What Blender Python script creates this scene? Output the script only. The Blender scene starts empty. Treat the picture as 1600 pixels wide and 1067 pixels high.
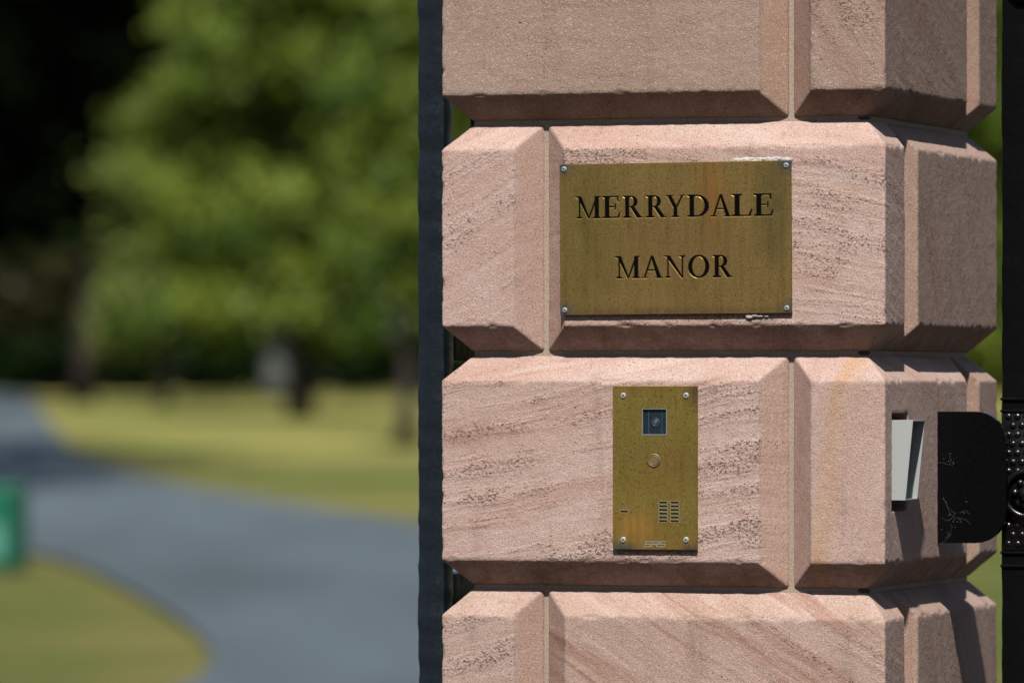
import bpy, bmesh, math, random
import numpy as np
from mathutils import Vector, Matrix

C = bpy.context.scene.collection
SC = bpy.context.scene
R = math.radians

# ------------------------------------------------------------------ camera, sky, sun, exposure
CAM_Z = 1.45
cam_d = bpy.data.cameras.new('camera')
cam = bpy.data.objects.new('camera', cam_d); C.objects.link(cam)
cam.location = (0, 0, CAM_Z)
cam.rotation_euler = (R(90), 0, 0)
cam_d.sensor_width = 36; cam_d.sensor_fit = 'HORIZONTAL'
cam_d.lens = 213.75
cam_d.shift_y = 71.5/1600
cam_d.clip_end = 2000; cam_d.clip_start = .1
cam_d.dof.use_dof = True
cam_d.dof.focus_distance = 8.0
cam_d.dof.aperture_fstop = 4.6
SC.camera = cam

TH = R(18.336)                       # the pillar is turned this much about the vertical
U = Vector((math.cos(TH), -math.sin(TH), 0)); V = Vector((math.sin(TH), math.cos(TH), 0))
S = .6104
CORNER = Vector((.4858, 7.9167, 0))  # front right corner of the pillar
def P(a, b, z): return CORNER + U*(a-S) + V*b + Vector((0, 0, z))

sun_dir = (U*.18 - V*.70 + Vector((0, 0, 1.0))).normalized()
elev = math.asin(sun_dir.z)
world = bpy.data.worlds.new('World'); SC.world = world
world.use_nodes = True
wn = world.node_tree.nodes; wl = world.node_tree.links
wn.clear()
sky = wn.new('ShaderNodeTexSky'); sky.sky_type = 'NISHITA'; sky.sun_disc = False
sky.sun_elevation = elev
sky.sun_rotation = math.atan2(sun_dir.x, sun_dir.y)
bg = wn.new('ShaderNodeBackground'); bg.inputs['Strength'].default_value = .055
wo = wn.new('ShaderNodeOutputWorld')
wl.new(sky.outputs['Color'], bg.inputs['Color']); wl.new(bg.outputs[0], wo.inputs[0])
sun_d = bpy.data.lights.new('sun', 'SUN'); sun_d.energy = 4.7; sun_d.angle = R(1.2); sun_d.color = (1, .95, .87)
sun = bpy.data.objects.new('sun', sun_d); C.objects.link(sun)
sun.rotation_euler = sun_dir.to_track_quat('Z', 'Y').to_euler()
sun.location = (0, -10, 20)
SC.view_settings.view_transform = 'Standard'; SC.view_settings.look = 'None'
SC.view_settings.exposure = 1.0; SC.view_settings.gamma = 1
SC.render.engine = 'CYCLES'
SC.cycles.use_denoising = True
SC.cycles.max_bounces = 6; SC.cycles.transparent_max_bounces = 8

# ------------------------------------------------------------------ helpers
def tag(o, label=None, cat=None, group=None, kind=None):
    if label: o['label'] = label
    if cat: o['category'] = cat
    if group: o['group'] = group
    if kind: o['kind'] = kind
    return o
def empty(name, loc, rz=0):
    o = bpy.data.objects.new(name, None); C.objects.link(o)
    o.location = loc; o.rotation_euler = (0, 0, rz); o.empty_display_size = .1
    return o
def link(name, me, mat, parent=None, smooth=False):
    o = bpy.data.objects.new(name, me); C.objects.link(o)
    if mat: me.materials.append(mat)
    if parent: o.parent = parent
    if smooth: me.polygons.foreach_set('use_smooth', np.ones(len(me.polygons), bool))
    return o
def bmobj(name, bm, mat, parent=None, smooth=False):
    bmesh.ops.recalc_face_normals(bm, faces=bm.faces)
    me = bpy.data.meshes.new(name); bm.to_mesh(me); bm.free()
    return link(name, me, mat, parent, smooth)
def box(bm, x0, x1, y0, y1, z0, z1, bev=0, seg=1):
    r = bmesh.ops.create_cube(bm, size=1)
    vs = r['verts']
    for v in vs:
        v.co = Vector((x0+(v.co.x+.5)*(x1-x0), y0+(v.co.y+.5)*(y1-y0), z0+(v.co.z+.5)*(z1-z0)))
    if bev:
        es = list({e for v in vs for e in v.link_edges})
        bmesh.ops.bevel(bm, geom=es, offset=bev, segments=seg, affect='EDGES', profile=.5)
def prism(bm, pts, y0, y1, inset=None):
    """polygon pts in the x-z plane between y0 (front) and y1 (back)"""
    a = [bm.verts.new((x, y0, z)) for x, z in pts]
    b = [bm.verts.new((x, y1, z)) for x, z in (inset or pts)]
    n = len(pts)
    bm.faces.new(a); bm.faces.new(b[::-1])
    for i in range(n):
        bm.faces.new((a[i], b[i], b[(i+1) % n], a[(i+1) % n]))
def disc(bm, cx, cz, r, y0, y1, n=24, r2=None):
    p = [(cx+r*math.cos(2*math.pi*i/n), cz+r*math.sin(2*math.pi*i/n)) for i in range(n)]
    q = None
    if r2: q = [(cx+r2*math.cos(2*math.pi*i/n), cz+r2*math.sin(2*math.pi*i/n)) for i in range(n)]
    prism(bm, p, y0, y1, q)
def tube(bm, pts, radii, n=8):
    pts = [Vector(p) for p in pts]
    rings = []
    for i, p in enumerate(pts):
        d = (pts[min(i+1, len(pts)-1)] - pts[max(i-1, 0)]).normalized()
        x = d.orthogonal().normalized() if abs(d.z) < .9 else Vector((1, 0, 0)).cross(d).normalized()
        y = d.cross(x).normalized()
        rings.append([bm.verts.new(p + (x*math.cos(2*math.pi*k/n) + y*math.sin(2*math.pi*k/n))*radii[i]) for k in range(n)])
    for a, b in zip(rings, rings[1:]):
        for k in range(n): bm.faces.new((a[k], a[(k+1) % n], b[(k+1) % n], b[k]))
    bm.faces.new(rings[0][::-1]); bm.faces.new(rings[-1])
def torus(bm, c, R0, r, n=32, m=10, ax='y'):
    vs = []
    for i in range(n):
        t = 2*math.pi*i/n
        for j in range(m):
            p = 2*math.pi*j/m
            rr = R0 + r*math.cos(p)
            vs.append(bm.verts.new((c[0]+rr*math.cos(t), c[1]+r*math.sin(p), c[2]+rr*math.sin(t))))
    for i in range(n):
        for j in range(m):
            bm.faces.new((vs[i*m+j], vs[i*m+(j+1) % m], vs[((i+1) % n)*m+(j+1) % m], vs[((i+1) % n)*m+j]))
def hash3(ix, iy, iz, seed):
    h = (ix.astype(np.int64)*374761393 + iy.astype(np.int64)*668265263 + iz.astype(np.int64)*2147483647 + seed*144665) & 0xffffffff
    h = ((h ^ (h >> 13)) * 1274126177) & 0xffffffff
    h = ((h ^ (h >> 16)) * 2246822519) & 0xffffffff
    return ((h ^ (h >> 15)) & 0xffff) / 65535.0
def vnoise(p, scale, seed=0):
    q = p*scale; i = np.floor(q); f = q-i; f = f*f*(3-2*f)
    out = 0
    for dx in (0, 1):
        for dy in (0, 1):
            for dz in (0, 1):
                w = (f[:, 0] if dx else 1-f[:, 0])*(f[:, 1] if dy else 1-f[:, 1])*(f[:, 2] if dz else 1-f[:, 2])
                out = out + w*hash3(i[:, 0]+dx, i[:, 1]+dy, i[:, 2]+dz, seed)
    return out
def boolean_cut(o, cutter, self_=True):
    m = o.modifiers.new('cut', 'BOOLEAN'); m.operation = 'DIFFERENCE'; m.solver = 'EXACT'; m.use_self = self_
    m.object = cutter
    if o.parent: cutter.parent = o.parent
    dg = bpy.context.evaluated_depsgraph_get(); dg.update()
    me = bpy.data.meshes.new_from_object(o.evaluated_get(dg))
    o.modifiers.clear(); o.data = me
    bpy.data.objects.remove(cutter)

# ------------------------------------------------------------------ materials
class NT:
    def __init__(s, name):
        s.m = bpy.data.materials.new(name); s.m.use_nodes = True
        s.t = s.m.node_tree; s.t.nodes.clear()
        s.out = s.n('ShaderNodeOutputMaterial')
    def n(s, typ, **kw):
        x = s.t.nodes.new(typ)
        for k, v in kw.items(): setattr(x, k, v)
        return x
    def l(s, a, b): s.t.links.new(a, b)
    def sock(s, v, inp):
        if hasattr(v, 'is_output') or isinstance(v, bpy.types.NodeSocket): s.l(v, inp)
        else: inp.default_value = v
    def obj(s): return s.n('ShaderNodeTexCoord').outputs['Object']
    def noise(s, vec, scale, detail=2, rough=.5, dist=0):
        x = s.n('ShaderNodeTexNoise'); s.l(vec, x.inputs['Vector'])
        x.inputs['Scale'].default_value = scale; x.inputs['Detail'].default_value = detail
        x.inputs['Roughness'].default_value = rough; x.inputs['Distortion'].default_value = dist
        return x.outputs['Fac']
    def ramp(s, v, a, b, c=0., d=1.):
        x = s.n('ShaderNodeMapRange'); x.clamp = True
        s.sock(v, x.inputs['Value'])
        for k, q in zip(('From Min', 'From Max', 'To Min', 'To Max'), (a, b, c, d)): s.sock(q, x.inputs[k])
        return x.outputs['Result']
    def math(s, op, a, b=0., c=0.):
        x = s.n('ShaderNodeMath', operation=op)
        for i, v in enumerate((a, b, c)): s.sock(v, x.inputs[i])
        return x.outputs[0]
    def mix(s, f, a, b, mode='MIX'):
        x = s.n('ShaderNodeMix', data_type='RGBA', blend_type=mode)
        s.sock(f, x.inputs[0])
        for v, i in ((a, 6), (b, 7)):
            if isinstance(v, tuple): x.inputs[i].default_value = (*v, 1) if len(v) == 3 else v
            else: s.l(v, x.inputs[i])
        return x.outputs[2]
    def dot(s, vec, n):
        x = s.n('ShaderNodeVectorMath', operation='DOT_PRODUCT'); s.l(vec, x.inputs[0]); x.inputs[1].default_value = n
        return x.outputs['Value']
    def mapping(s, vec, scale=(1, 1, 1), rot=(0, 0, 0), loc=(0, 0, 0)):
        x = s.n('ShaderNodeMapping'); s.l(vec, x.inputs[0])
        x.inputs['Scale'].default_value = scale; x.inputs['Rotation'].default_value = rot; x.inputs['Location'].default_value = loc
        return x.outputs[0]
    def combine(s, x, y, z):
        q = s.n('ShaderNodeCombineXYZ')
        for v, i in zip((x, y, z), q.inputs): s.sock(v, i)
        return q.outputs[0]
    def bump(s, h, dist=1., strength=1., normal=None):
        x = s.n('ShaderNodeBump'); s.l(h, x.inputs['Height'])
        x.inputs['Distance'].default_value = dist; s.sock(strength, x.inputs['Strength'])
        if normal: s.l(normal, x.inputs['Normal'])
        return x.outputs[0]
    def attr(s, name):
        return s.n('ShaderNodeAttribute', attribute_name=name)
    def pbr(s, col, rough=.5, metal=0., normal=None, spec=.5):
        b = s.n('ShaderNodeBsdfPrincipled')
        if isinstance(col, tuple): b.inputs['Base Color'].default_value = (*col, 1)
        else: s.l(col, b.inputs['Base Color'])
        s.sock(rough, b.inputs['Roughness']); s.sock(metal, b.inputs['Metallic'])
        b.inputs['Specular IOR Level'].default_value = spec
        if normal: s.l(normal, b.inputs['Normal'])
        s.l(b.outputs[0], s.out.inputs[0])
        return b

def spot(t, vec, c, r, soft):
    """1 inside a blob of radius r about c (object space)"""
    d = t.n('ShaderNodeVectorMath', operation='SUBTRACT'); t.l(vec, d.inputs[0]); d.inputs[1].default_value = c
    sc = t.n('ShaderNodeVectorMath', operation='DIVIDE'); t.l(d.outputs[0], sc.inputs[0]); sc.inputs[1].default_value = r
    ln = t.n('ShaderNodeVectorMath', operation='LENGTH'); t.l(sc.outputs[0], ln.inputs[0])
    return t.ramp(ln.outputs['Value'], 1-soft, 1+soft, 1, 0)

def stone_mat(name, nrm, seed, base=(.285, .199, .172), red=(.212, .112, .086), pale=(.338, .258, .232),
              band=.5, pits=1., vein=0., spacing=1., gold=.0):
    t = NT(name); o = t.obj()
    n = Vector(nrm).normalized()
    wob = t.noise(t.mapping(o, loc=(seed*3.1, seed*1.7, seed)), 7, 2)
    bed = t.math('ADD', t.dot(o, n), t.math('MULTIPLY', wob, .022))
    h = n.orthogonal().normalized(); k = n.cross(h)
    bv = t.combine(t.math('MULTIPLY', t.dot(o, h), 2.2), t.math('MULTIPLY', t.dot(o, k), 2.2), t.math('MULTIPLY', bed, 26*spacing))
    bv = t.mapping(bv, loc=(seed*5.3, seed*2.2, seed*7.7))
    b1 = t.noise(bv, 1.0, 4, .6)
    b2 = t.noise(t.mapping(bv, loc=(31, 17, 5)), 1.7, 3, .6)
    b3 = t.noise(t.mapping(bv, loc=(3, 57, 15)), .8, 5, .65)
    thin = t.noise(t.mapping(bv, loc=(13, 7, 45), scale=(.6, .6, 3.2)), 1.0, 3, .6)
    big = t.noise(t.mapping(o, loc=(seed, seed*2, 9)), 5, 3)
    blot = t.noise(t.mapping(o, loc=(seed*2, seed, 3)), 17, 4, .6)
    col = t.mix(t.ramp(big, .35, .65), base, tuple(.5*a+.5*b for a, b in zip(base, pale)))
    col = t.mix(t.math('MULTIPLY', t.ramp(b1, .48, .66), band), col, red)
    col = t.mix(t.math('MULTIPLY', t.ramp(b2, .52, .70), .65), col, pale)
    col = t.mix(t.math('MULTIPLY', t.ramp(thin, .58, .72), band*.8), col, tuple(.9*c for c in red))
    col = t.mix(t.ramp(blot, .48, .72, 0, .5), col, tuple(.55*a+.45*b for a, b in zip(base, red)))
    strk = t.noise(t.mapping(o, scale=(1, 1, .12), loc=(seed*4, seed, 0)), 34, 4, .65)
    col = t.mix(t.ramp(strk, .56, .72, 0, .38), col, (.125, .085, .066))
    if gold:
        col = t.mix(t.math('MULTIPLY', t.ramp(b3, .52, .68), gold), col, (.28, .150, .07))
    if vein:                                       # one ochre vein sweeping down through the block
        z = t.dot(o, (0, 0, 1)); x = t.dot(o, (1, 0, 0))
        zz = t.math('SUBTRACT', z, 1.33)
        cx = t.math('ADD', t.math('MULTIPLY_ADD', zz, .14, .2225), t.math('MULTIPLY', t.math('MULTIPLY', zz, zz), .29))
        cx = t.math('ADD', cx, t.math('MULTIPLY', t.math('SUBTRACT', wob, .5), .03))
        d = t.math('SUBTRACT', x, cx)
        w = t.math('MULTIPLY', t.ramp(d, -.012, .0, 0, 1), t.ramp(d, .0, .034, 1, 0))
        col = t.mix(t.math('MULTIPLY', w, t.ramp(b1, .3, .6, .30, .65)), col, (.29, .172, .092))
    at = t.attr('rough').outputs['Fac']
    redb = t.attr('warm').outputs['Fac']
    col = t.mix(t.math('MULTIPLY', redb, t.ramp(big, .3, .7, .2, .65)), col, (.255, .145, .105))
    stain_shade = t.attr('stain_shade').outputs['Fac']
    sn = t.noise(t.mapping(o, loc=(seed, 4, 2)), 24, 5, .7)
    col = t.mix(t.math('MULTIPLY', stain_shade, t.ramp(sn, .44, .62, .0, .8)), col, (.135, .080, .043))
    # sand grain: every third grain darker or paler
    g = t.noise(o, 560, 1.5, .6)
    col = t.mix(t.ramp(g, .32, .48, .7, 0), col, (.105, .072, .058))
    sp = t.noise(t.mapping(o, loc=(9, 2, 4)), 430, 1.5)
    col = t.mix(t.ramp(sp, .58, .74, 0, .40), col, (.46, .39, .345))
    # pits along the beds that weathered rougher
    rbv = t.combine(t.math('MULTIPLY', t.dot(o, h), 3.5), t.math('MULTIPLY', t.dot(o, k), 3.5), t.math('MULTIPLY', bed, 34*spacing))
    rbn = t.noise(t.mapping(rbv, loc=(seed*1.3, seed*4.1, seed*2.9)), 1.0, 3, .6)
    rb = t.ramp(t.math('ADD', t.math('MULTIPLY', rbn, .72), t.math('MULTIPLY', blot, .28)), .47, .60, 0, 1)
    pn = t.noise(t.mapping(o, scale=(1, 1, 1.5), rot=(0, .3, 0), loc=(seed, 0, 0)), 250, 2.5, .65)
    thr = t.math('MULTIPLY_ADD', t.math('MULTIPLY', rb, at), .125*pits, .285+.03*min(1, pits))
    pit = t.ramp(t.math('SUBTRACT', thr, pn), 0, .05)
    col = t.mix(t.math('MULTIPLY', pit, .78), col, (.055, .037, .030))
    # the odd deep pock
    v2 = t.n('ShaderNodeTexVoronoi'); t.l(t.mapping(o, loc=(seed, seed, seed), scale=(1, 1, 1.3)), v2.inputs['Vector']); v2.inputs['Scale'].default_value = 14
    pk = t.ramp(v2.outputs['Distance'], .012, .034, 1, 0)
    col = t.mix(t.math('MULTIPLY', pk, .8), col, (.035, .025, .02))
    und = t.noise(o, 260, 3, .6); t_amp = .0018*max(.4, pits)
    hgt = t.math('SUBTRACT', t.math('MULTIPLY', und, t.math('MULTIPLY_ADD', t.math('MULTIPLY', rb, at), t_amp, .0003)), t.math('MULTIPLY', pk, .002))
    hgt = t.math('SUBTRACT', hgt, t.math('MULTIPLY', pit, .0011))
    fine = t.noise(o, 640, 2, .6)
    hgt = t.math('ADD', hgt, t.math('MULTIPLY', fine, t.math('MULTIPLY_ADD', at, .0007, .00025)))
    t.pbr(col, .92, 0, t.bump(hgt, 1.0, 1.0), .2)
    return t.m

def mortar_mat():
    t = NT('mortar'); o = t.obj()
    g = t.noise(o, 300, 4, .7); b = t.noise(o, 14, 3)
    col = t.mix(b, (.215, .165, .130), (.275, .220, .180)); col = t.mix(t.ramp(g, .4, .7, 0, .5), col, (.15, .11, .085))
    t.pbr(col, .95, 0, t.bump(g, .0012), .2); return t.m

def brass_mat(name, spots, dull=(.170, .110, .035), bright=(.245, .158, .050), rough=.46):
    t = NT(name); o = t.obj()
    a = t.noise(o, 9, 4, .6); st = t.noise(t.mapping(o, scale=(1, 1, .10)), 130, 3, .65)
    g = t.noise(o, 520, 2, .6); g2 = t.noise(t.mapping(o, loc=(4, 4, 4)), 260, 3, .7)
    col = t.mix(t.ramp(a, .3, .7), dull, bright)
    col = t.mix(t.ramp(st, .40, .68, 0, .45), col, (.085, .068, .02))
    col = t.mix(t.ramp(g, .52, .68, 0, .7), col, (.30, .235, .085))
    col = t.mix(t.ramp(g2, .54, .68, 0, .7), col, (.055, .040, .014))
    for c, r, soft, colr, k in spots:
        n = t.noise(o, 40, 3)
        f = t.math('MULTIPLY', spot(t, o, c, r, soft), t.ramp(n, .25, .6, .45, 1))
        col = t.mix(t.math('MULTIPLY', f, k), col, colr)
    t.pbr(col, t.ramp(st, .3, .7, rough-.06, rough+.1), .82, t.bump(t.math('ADD', g, g2), .00012), .4)
    return t.m

def simple(name, col, rough=.5, metal=0., bump=None, spec=.5, var=0):
    t = NT(name); o = t.obj(); c = col; nb = None
    if var:
        n = t.noise(o, var, 4, .65)
        c = t.mix(t.ramp(n, .35, .7), col, tuple(q*.6 for q in col))
    if bump:
        nb = t.bump(t.noise(o, bump[0], 3, .6), bump[1])
    t.pbr(c, rough, metal, nb, spec); return t.m

def black_paint(name, col=(.0022, .0024, .003), rough=.30, hs=70, hd=.0008, spec=.09):
    t = NT(name); o = t.obj()
    n = t.noise(o, hs, 2); f = t.noise(o, 420, 3, .7); d = t.noise(t.mapping(o, loc=(7, 7, 1)), 150, 4, .75)
    c = t.mix(t.ramp(d, .68, .78, 0, .25), col, (.03, .03, .03))
    b1 = t.bump(n, hd, 1); b2 = t.bump(f, .00025, 1, b1)
    t.pbr(c, t.ramp(d, .3, .7, rough-.06, rough+.14), 0, b2, spec); return t.m

def leaf_mat(name, dark, light, trans=.35, spec=.15):
    t = NT(name); a = t.attr('tint').outputs['Fac']
    col = t.mix(a, dark, light)
    d = t.n('ShaderNodeBsdfPrincipled'); t.l(col, d.inputs['Base Color']); d.inputs['Roughness'].default_value = .5
    d.inputs['Specular IOR Level'].default_value = spec
    tr = t.n('ShaderNodeBsdfTranslucent'); t.l(t.mix(.5, col, (.25, .30, .02)), tr.inputs[0]) if trans > .2 else t.l(col, tr.inputs[0])
    mx = t.n('ShaderNodeMixShader'); mx.inputs[0].default_value = trans
    t.l(d.outputs[0], mx.inputs[1]); t.l(tr.outputs[0], mx.inputs[2]); t.l(mx.outputs[0], t.out.inputs[0])
    return t.m

def bark_mat(name, a, b):
    t = NT(name); o = t.obj()
    n = t.noise(t.mapping(o, scale=(1, 1, .2)), 14, 5, .65)
    t.pbr(t.mix(t.ramp(n, .35, .65), a, b), .9, 0, t.bump(n, .03), .2); return t.m

def grass_mat():
    t = NT('lawn_grass'); o = t.obj()
    a = t.noise(o, .30, 4, .6); b = t.noise(t.mapping(o, loc=(4, 9, 0)), .05, 2); f = t.noise(o, 9, 4, .7)
    col = t.mix(t.ramp(a, .42, .58), (.085, .120, .017), (.225, .205, .052))
    col = t.mix(t.ramp(b, .45, .62, 0, .6), col, (.215, .180, .062))
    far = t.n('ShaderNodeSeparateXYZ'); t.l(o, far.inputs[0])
    near_green = t.ramp(t.math('ADD', far.outputs['Y'], t.math('MULTIPLY', a, 50)), 68, 100, 1, 0)  # lawn greener and darker towards the viewer
    col = t.mix(t.math('MULTIPLY', near_green, .75), col, t.mix(b, (.042, .058, .006), (.060, .066, .008)))
    col = t.mix(t.ramp(f, .35, .75, 0, .5), col, (.040, .055, .010))
    wear = t.attr('wear').outputs['Fac']
    col = t.mix(t.math('MULTIPLY', wear, t.ramp(t.noise(o, 1.3, 3), .38, .60, .1, .85)), col, (.175, .130, .045))
    t.pbr(col, .9, 0, t.bump(t.noise(o, 40, 4, .7), .03), .2); return t.m

def asphalt_mat():
    t = NT('asphalt'); o = t.obj()
    a = t.noise(t.mapping(o, scale=(1, .22, 1)), .55, 5, .65); g = t.noise(o, 190, 3, .7)
    col = t.mix(t.ramp(a, .3, .7), (.026, .037, .044), (.066, .090, .107))
    col = t.mix(t.ramp(g, .35, .7, 0, .5), col, (.036, .042, .048))
    t.pbr(col, .75, 0, t.bump(g, .004), .4); return t.m

M_mortar = mortar_mat()
M_black = black_paint('black_gate_paint')
M_blue = black_paint('sky_tinted_gate_paint', (.0042, .0075, .0115), .30, 40, .0008, .38)  # black paint with the blue sky reflection put into its base colour
M_steel = simple('screw_steel', (.34, .37, .40), .4, .5, (300, .0002))
M_dark = simple('dark_cavity', (.008, .010, .012), .6)
M_letter = simple('black_enamel', (.0015, .0012, .001), .35, 0, None, .1)

# ------------------------------------------------------------------ ground
PROF = [(-60, 0), (8, 0), (18, .04), (27, .12), (40, .28), (60, .55), (80, .8), (100, 1.0), (130, 1.2), (160, 1.35), (250, 1.5), (1200, 1.5)]
PX, PZ = np.array([p[0] for p in PROF]), np.array([p[1] for p in PROF])
def gz(y): return float(np.interp(y, PX, PZ))
ROAD_R = [(-.16, -20), (-.16, 5), (-.16, 11), (.3, 18), (1.0, 26), (1.1, 32), (.7, 38), (.05, 43), (-.74, 47.1), (-1.3, 49.5), (-1.91, 51.9), (-2.58, 54.5), (-3.38, 58.4),
          (-4.45, 65.1), (-5.44, 74.4), (-6.61, 87.2), (-8.4, 108), (-11.2, 141), (-16, 158), (-30, 166)]
ROAD_L = [(-4.6, -20), (-4.6, 5), (-4.6, 12), (-4.2, 17.5), (-3.0, 21), (-1.9, 24), (-1.45, 26), (-1.34, 27.3), (-1.41, 29.1), (-1.56, 30.8), (-1.85, 33.1), (-2.28, 36.1), (-2.85, 39.8), (-3.23, 41.5),
          (-3.9, 43.2), (-6, 48), (-9.5, 57), (-14, 70), (-21, 95), (-31, 150)]
def resample(pl, n):
    p = np.array(pl, float); d = np.r_[0, np.cumsum(np.hypot(*(np.diff(p, axis=0).T)))]
    t = np.linspace(0, d[-1], n); q = np.c_[np.interp(t, d, p[:, 0]), np.interp(t, d, p[:, 1])]
    for _ in range(6): q[1:-1] = .25*q[:-2] + .5*q[1:-1] + .25*q[2:]
    return q
RR, RL = resample(ROAD_R, 260), resample(ROAD_L, 260)
xs = np.r_[np.linspace(-400, -40, 16)[:-1], np.linspace(-40, 40, 161), np.linspace(40, 400, 16)[1:]]
ys = np.r_[np.linspace(-60, 0, 13)[:-1], np.linspace(0, 170, 341), np.linspace(170, 1000, 25)[1:]]
X, Y = np.meshgrid(xs, ys); Z = np.interp(Y, PX, PZ)
nv = np.c_[X.ravel(), Y.ravel(), Z.ravel()]
nx, ny = len(xs), len(ys)
ii = (np.arange(ny-1)[:, None]*nx + np.arange(nx-1)[None]).ravel()
me = bpy.data.meshes.new('ground'); me.from_pydata(nv.tolist(), [], np.c_[ii, ii+1, ii+1+nx, ii+nx].tolist())
edge = np.r_[RR, RL]
dmin = np.full(len(nv), 9.)
near = (np.abs(nv[:, 0]) < 40) & (nv[:, 1] > -20) & (nv[:, 1] < 175)
idx = np.where(near)[0]
for c in np.array_split(idx, 40):
    dmin[c] = np.sqrt(((nv[c, None, :2]-edge[None])**2).sum(2)).min(1)
at = me.attributes.new('wear', 'FLOAT', 'POINT'); at.data.foreach_set('value', np.clip(1-dmin/.7, 0, 1).astype(np.float32))
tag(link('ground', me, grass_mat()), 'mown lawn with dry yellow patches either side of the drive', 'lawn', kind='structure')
K = 14
rv = []; rf = []
for i in range(260):
    for k in range(K+1):
        p = RR[i]*(1-k/K) + RL[i]*k/K
        rv.append((p[0], p[1], gz(p[1]) + .03))
for i in range(259):
    for k in range(K):
        a = i*(K+1)+k; rf.append((a, a+1, a+K+2, a+K+1))
me = bpy.data.meshes.new('road'); me.from_pydata(rv, [], rf)
tag(link('road', me, asphalt_mat()), 'grey asphalt drive curving away to the left through the lawns', 'drive', kind='structure')

t = NT('brown_gravel'); o = t.obj(); g = t.noise(o, 60, 4, .7); g2 = t.noise(o, 1.2, 3)
t.pbr(t.mix(g, (.035, .026, .02), t.mix(g2, (.065, .048, .034), (.055, .042, .034))), .9, 0, t.bump(g, .01), .2)
xs = np.linspace(-16, 16, 33); ys = np.linspace(-18, 13, 32); X, Y = np.meshgrid(xs, ys)
ii = (np.arange(31)[:, None]*33 + np.arange(32)[None]).ravel()
me = bpy.data.meshes.new('anti_bounce_apron'); me.from_pydata(np.c_[X.ravel(), Y.ravel(), np.interp(Y.ravel(), PX, PZ)+.05].tolist(), [], np.c_[ii, ii+1, ii+34, ii+33].tolist())  # unseen dark apron, added to cut ground bounce onto the chamfers
tag(link('anti_bounce_apron', me, t.m), 'unseen dark brown gravel around the pillar foot, added to cut bounce light', 'gravel', kind='structure')

# ------------------------------------------------------------------ stone pillar
JR, MT, W = .0330, .0065, .136        # chamfer depth, mortar width, short face of a block
ZJ = [.254, .564, .874, 1.184, 1.495, 1.8025, 2.11, 2.42]
pillar = empty('stone_pillar', P(S/2, S/2, 0), -TH)
tag(pillar, 'square pink sandstone gate pillar of deeply chamfered blocks carrying the brass plates', 'gate pillar')
HS = S/2
STONES = {}
def smat(key, *a, **k):
    if key not in STONES: STONES[key] = stone_mat('pink_sandstone_'+key, *a, **k)
    return STONES[key]
def bed(deg, ax='x'):     # bedding rising to the right by deg on the front face
    r = R(deg); return (-math.sin(r), .25, math.cos(r))
A1 = smat('plain', bed(4), 1.3, base=(.192, .134, .107), red=(.16, .095, .068), pale=(.228, .168, .14), band=.4, pits=.45, spacing=.6)
A2 = smat('steep', bed(-58), 2.1, base=(.205, .142, .114), red=(.165, .095, .07), pale=(.23, .17, .143), band=.5, pits=.9)
B1 = smat('rising', bed(32), 3.7, band=.35, pits=.9)
B2 = smat('falling', bed(-11), 4.4, band=.42, pits=1.0, gold=.15)
B3 = smat('side_steep', (.1, .85, .5), 5.2, base=(.225, .155, .126), red=(.17, .10, .075), pale=(.26, .192, .163), band=.4, pits=.8)
C1 = smat('banded', bed(11), 6.9, band=.62, pits=1.15, spacing=1.1)
C2 = smat('veined', bed(70), 7.5, band=.2, pits=.2, vein=1, gold=.1)
D1 = smat('coarse', bed(15), 8.8, base=(.238, .166, .137), band=.3, pits=1.1)
D2 = smat('red_banded', bed(-33), 9.4, base=(.245, .168, .137), red=(.160, .072, .050), band=.95, pits=.6, spacing=1.2)
G1 = smat('common', bed(8), 11.3)
MATS = {(5, 0): A1, (5, 1): A2, (5, 2): A1, (4, 0): B1, (4, 1): B2, (4, 2): B3, (3, 0): C1, (3, 1): C2, (3, 2): B3, (2, 0): D1, (2, 1): D2, (2, 2): B3}
LAB = {}
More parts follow.
